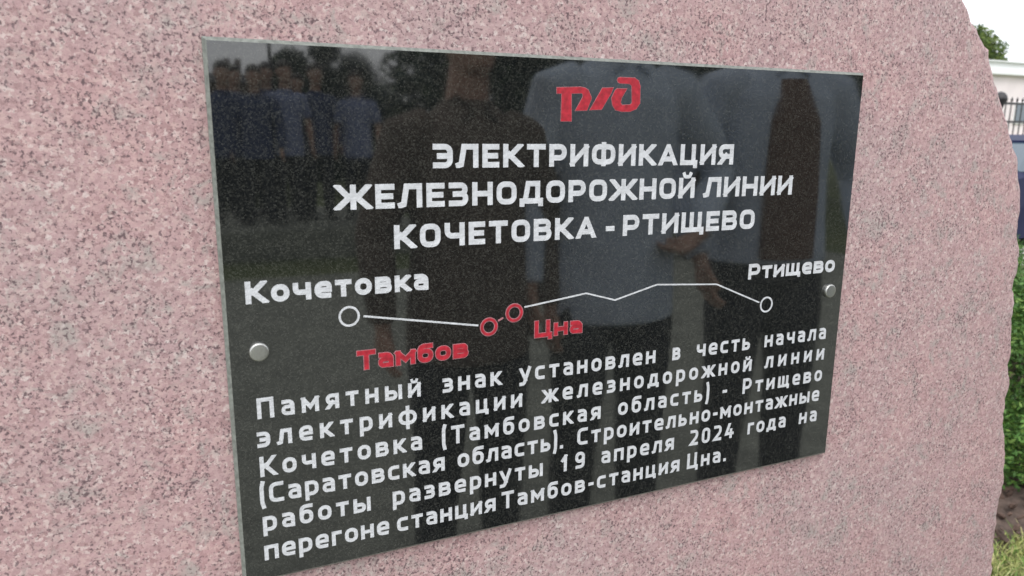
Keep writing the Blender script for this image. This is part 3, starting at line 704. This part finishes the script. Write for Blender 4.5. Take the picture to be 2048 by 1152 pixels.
mast = obj('lamp_mast', bm, M_iron, smooth=True, label='thin dark mast mirrored beside the round tree at the top left', category='mast'); mast.location = (2.32, -20, 0)

# ---- people
def voxel(bm, vox, it=6):
    me = bpy.data.meshes.new('tmp'); bm.to_mesh(me); bm.free(); o = bpy.data.objects.new('tmp', me); COL.objects.link(o)
    r = o.modifiers.new('r', 'REMESH'); r.mode = 'VOXEL'; r.voxel_size = vox
    s = o.modifiers.new('s', 'SMOOTH'); s.factor = .5; s.iterations = it
    dg = bpy.context.evaluated_depsgraph_get(); dg.update(); m = bpy.data.meshes.new_from_object(o.evaluated_get(dg))
    bpy.data.objects.remove(o); bpy.data.meshes.remove(me)
    m.polygons.foreach_set('use_smooth', [True] * len(m.polygons)); return m
def ell(c, rx, ry, n=20): return [(c[0] + rx * math.cos(2 * math.pi * k / n), c[1] + ry * math.sin(2 * math.pi * k / n), c[2]) for k in range(n)]
SK = mat('skin', (.42, .25, .18, 1), .5, var=.08, vscale=20, spec=.4); HR = mat('dark_hair', (.03, .022, .018, 1), .6, var=.3, vscale=60); EYE = mat('eye_white', (.6, .6, .58, 1), .2); IRI = mat('iris', (.03, .02, .015, 1), .2)
SHO = mat('shoe_leather', (.02, .018, .017, 1), .4)
def arm_pts(sx, elbow, wrist): return [(sx * .17, 0, 1.44), (sx * .215, -.005, 1.37), elbow, wrist]
def person(loc, rz, scale, label, shirt, trouser, armL, armR, long_sleeve=False, vest=None, hem=.75, vox=.0075, group=None, hair=HR):
    """armL / armR: (elbow, wrist, finger direction); figure faces +Y locally, height 1.78"""
    t = empty('person', loc, rz, label=label, category='person', group=group); t.scale = (scale,) * 3
    bm = bmesh.new()
    loft(bm, [ell((0, y, z), rx, ry) for z, rx, ry, y in ((.86, .155, .10, 0), (.95, .165, .105, 0), (1.08, .14, .095, 0), (1.2, .15, .10, 0), (1.32, .165, .105, 0), (1.40, .155, .09, 0), (1.455, .10, .07, -.005), (1.49, .062, .06, -.005), (1.56, .055, .058, .005), (1.6, .052, .056, .012))])
    loft(bm, [ell((0, y, z), rx, ry) for z, rx, ry, y in ((1.555, .035, .04, .05), (1.575, .052, .07, .035), (1.61, .064, .088, .022), (1.65, .072, .098, .014), (1.69, .076, .101, .008), (1.73, .072, .094, .004), (1.765, .052, .068, 0), (1.782, .02, .026, 0))])
    tube(bm, [(0, .108, 1.685), (0, .126, 1.655), (0, .112, 1.638)], [.009, .015, .011], 8)         # nose
    tube(bm, [(-.024, .100, 1.612), (0, .108, 1.614), (.024, .100, 1.612)], [.005, .009, .005], 8)      # lips
    for s in (-1, 1):
        tube(bm, [(s * .045, .088, 1.698), (s * .02, .103, 1.698)], [.008, .009], 6)                  # brow
        tube(bm, [(s * .074, .0, 1.69), (s * .085, -.01, 1.675), (s * .079, .002, 1.645)], [.010, .014, .007], 8)  # ear
        tube(bm, [(s * .09, 0, .90), (s * .10, .01, .70), (s * .105, .015, .48), (s * .11, -.01, .32), (s * .115, -.015, .09), (s * .115, .0, .05)], [.085, .076, .052, .052, .036, .035], 14)
        elbow, wrist, fd = (armR if s > 0 else armL)
        e, w_ = Vector(elbow), Vector(wrist); fd = Vector(fd).normalized()
        tube(bm, [(s * .14, 0, 1.41), (s * .19, -.005, 1.385), (Vector((s * .2, 0, 1.36)) + e) / 2, e, e.lerp(w_, .3), w_], [.055, .056, .046, .038, .040, .024], 14)
        side = fd.cross(Vector((0, 0, 1)) if abs(fd.z) < .8 else Vector((1, 0, 0))).normalized(); nrm = side.cross(fd).normalized()
        # palm (flat ellipse), five separate fingers, thumb from the side
        tube(bm, [w_, w_ + fd * .03, w_ + fd * .07, w_ + fd * .088], [.024, (.034, .016), (.041, .016), (.040, .013)] if False else [.022, .026, .030, .028], 12, flat=.75)
        for k, (off, ln) in enumerate(((-.030, .062), (-.010, .074), (.010, .078), (.030, .070))):
            b0 = w_ + fd * .078 + side * off
            b1 = b0 + fd * ln * .5 + nrm * .006; b2 = b0 + fd * ln * .82 + nrm * .022; b3 = b0 + fd * ln * .92 + nrm * .036
            tube(bm, [b0 - fd * .03, b0, b1, b2, b3], [.010, .0105, .0095, .0085, .007], 8)
        th = w_ + fd * .022 - side * .022
        tube(bm, [th, th - side * .024 + fd * .028, th - side * .026 + fd * .055 + nrm * .014, th - side * .018 + fd * .07 + nrm * .024], [.012, .012, .010, .008], 8)
    me = voxel(bm, vox, 3); me.name = 'body'; me.materials.append(SK); link('body', me, t)
    # hair cap
    bm = bmesh.new(); loft(bm, [ell((0, y, z), rx, ry) for z, rx, ry, y in ((1.60, .045, .03, -.07), (1.64, .074, .055, -.045), (1.69, .086, .078, -.028), (1.722, .087, .100, -.006), (1.735, .086, .112, .002), (1.77, .073, .100, .002), (1.80, .045, .060, 0), (1.81, .01, .01, 0))])
    obj('hair', fixn(bm), hair, t, smooth=True)
    for s in (-1, 1):
        b = bmesh.new(); bmesh.ops.create_uvsphere(b, u_segments=14, v_segments=10, radius=.0125, matrix=Matrix.Translation((s * .031, .094, 1.682))); eo = obj('eye', b, EYE, t, smooth=True)
        b = bmesh.new(); bmesh.ops.create_uvsphere(b, u_segments=10, v_segments=8, radius=.0062, matrix=Matrix.Translation((s * .031, .102, 1.682))); obj('iris', b, IRI, eo, smooth=True)
    # shirt
    bm = bmesh.new()
    loft(bm, [ell((0, y, z), rx, ry) for z, rx, ry, y in ((hem, .194, .133, 0), (max(.83, hem + .02), .191, .131, 0), (max(.92, hem + .05), .188, .130, 0), (1.02, .178, .125, .003), (1.14, .174, .122, .004), (1.28, .182, .124, .002), (1.37, .182, .112, 0), (1.425, .150, .092, -.004), (1.46, .10, .078, -.006), (1.49, .068, .068, -.006))])
    for s in (-1, 1):
        elbow, wrist, fd = (armR if s > 0 else armL); e, w_ = Vector(elbow), Vector(wrist); sh_ = Vector((s * .2, 0, 1.36))
        P_ = [Vector((s * .12, 0, 1.41)), Vector((s * .185, -.003, 1.392)), sh_.lerp(e, .45), sh_.lerp(e, .72)]; r_ = [.06, .069, .064, .066]
        if long_sleeve: P_ = P_[:3] + [e, e.lerp(w_, .4), e.lerp(w_, .95)]; r_ = r_[:3] + [.056, .052, .038]
        tube(bm, P_, r_, 16)
    # soft folds
    for v in bm.verts: v.co += Vector((0, 1, 0)) * .006 * noise.noise(Vector((v.co.x * 9, v.co.y * 5, v.co.z * 5)))
    me = voxel(bm, .009, 3); me.name = 'shirt'; me.materials.append(shirt); so_ = link('shirt', me, t)
    for s in (-1, 1):
        b = bmesh.new(); v_ = [b.verts.new(p) for p in ((s * .012, .083, 1.452), (s * .058, .060, 1.50), (s * .072, .018, 1.485), (s * .052, .088, 1.425))]; b.faces.new(v_)
        bmesh.ops.solidify(b, geom=b.faces[:], thickness=.004); obj('collar', b, shirt, so_)
    if vest:
        b = bmesh.new(); loft(b, [[(-q, y - .02, z), (-q * .5, y, z), (q * .5, y, z), (q, y - .02, z), (q, y - .04, z), (-q, y - .04, z)] for z, q, y in ((.90, .085, .148), (1.1, .085, .146), (1.3, .075, .142), (1.42, .04, .112))]); obj('undershirt', fixn(b), vest, t, smooth=False)
    # trousers with a belt
    bm = bmesh.new()
    loft(bm, [ell((0, 0, z), rx, ry) for z, rx, ry in ((.82, .172, .118), (.90, .176, .12), (.97, .168, .116), (1.0, .162, .112))])
    for s in (-1, 1): tube(bm, [(s * .085, 0, .90), (s * .098, .008, .72), (s * .104, .012, .48), (s * .11, -.006, .28), (s * .114, -.008, .10), (s * .114, -.004, .055)], [.096, .094, .075, .068, .062, .064], 16)
    me = voxel(bm, .010, 3); me.name = 'trousers'; me.materials.append(trouser); link('trousers', me, t)
    for s in (-1, 1):
        b = bmesh.new(); loft(b, [[(s * .116 + rx * math.cos(a), y + 0, .004 + max(0, h_ * math.sin(a) if a < 3.15 else 0) if False else z0 + h_ * (.5 + .5 * math.sin(a))) for a in [2 * math.pi * k / 14 for k in range(14)]] for y, rx, z0, h_ in ((-.085, .02, .004, .05), (-.07, .036, .003, .085), (0, .042, .003, .095), (.07, .047, .003, .075), (.13, .045, .003, .05), (.175, .025, .004, .03))])
        obj('shoe', fixn(b), SHO, t, smooth=True)
    return t
cl = lambda n, c: mat(n, c, .85, var=.12, vscale=8, bump=.25, bscale=25)
C_brown = cl('brown_jacket_cloth', (.105, .075, .056, 1)); C_blue = cl('pale_blue_cotton', (.46, .53, .62, 1)); C_blue2 = cl('grey_blue_cotton', (.42, .48, .57, 1)); C_dark = cl('dark_trouser_cloth', (.018, .019, .024, 1))
C_tan = cl('russet_brown_cloth', (.12, .065, .045, 1)); C_mar = cl('maroon_cloth', (.15, .02, .025, 1)); C_navy = cl('navy_uniform_cloth', (.045, .06, .13, 1)); C_lt = cl('light_blue_uniform', (.20, .23, .36, 1))
down = lambda s, o=.0: ((s * .26, -.02, 1.11), (s * .27, .05, .86), (s * .05, .12, -1))
person((.70, -1.36, .004), R_(-4), .965, 'shorter person in a brown jacket mirrored in the middle of the plaque', C_brown, C_dark, ((-.27, -.03, 1.12), (-.27, .02, .87), (.05, .1, -1)), ((.27, -.03, 1.12), (.27, .02, .87), (-.05, .1, -1)), long_sleeve=True)
person((1.17, -1.36, .004), R_(6), 1.06, 'man in a pale blue shirt with one hand on his hip mirrored under the emblem', C_blue, C_dark, down(-1), ((.37, -.04, 1.17), (.22, .10, .99), (-.9, .3, -.3)), long_sleeve=True)
person((1.76, -1.34, .004), R_(14), 1.07, 'man in an open grey blue shirt over russet mirrored at the plaque\'s right', C_blue2, C_dark, ((-.31, -.02, 1.13), (-.27, .12, .90), (.2, .2, -1)), ((.31, -.02, 1.13), (.27, .12, .90), (-.2, .2, -1)), long_sleeve=True, vest=C_tan, hem=.88)
CG = 'group of uniformed people opposite the stone'
ZP = .32
sheet('raised_pavement', [(-6, -10.2), (2.55, -10.2), (2.55, -7.6), (-6, -7.6)], .0, M_pave, h=ZP)
A0 = person((.48, -8.4, ZP), R_(5), 1.0, 'leftmost person in navy uniform of the mirrored far group', C_navy, C_dark, down(-1), down(1), long_sleeve=True, vox=.011, group=CG)
B0 = person((1.14, -8.4, ZP), R_(-10), 1.02, 'person in light blue uniform third from left in the mirrored far group', C_lt, C_dark, down(-1), down(1), vox=.011, group=CG)
D0 = person((5.0, -6.2, .004), R_(18), 1.12, 'person in maroon mirrored far off between the two pale shirts', C_mar, C_dark, down(-1), down(1), long_sleeve=True, vox=.011)
for src, x, y, sc, rz, lb in ((A0, .80, -8.3, .98, 12, 'person in navy uniform second from left in the mirrored far group'), (A0, 1.52, -8.6, 1.02, -6, 'person in navy uniform fourth from left in the mirrored far group'),
        (B0, 1.98, -8.5, .98, 24, 'rightmost person in light blue uniform standing apart in the mirrored group'), (B0, .66, -9.3, 1.02, -20, 'person in light blue uniform in the back row at left of the mirrored group'),
        (A0, 1.05, -9.4, 1.05, 8, 'person in navy uniform in the back row at the middle of the mirrored group'), (B0, 1.44, -9.5, .99, 25, 'person in light blue uniform in the back row at right of the mirrored group')):
    c = copy_tree(src); c.location = (x, y, ZP); c.scale = (sc,) * 3; c.rotation_euler.z = R_(rz); c['label'] = lb
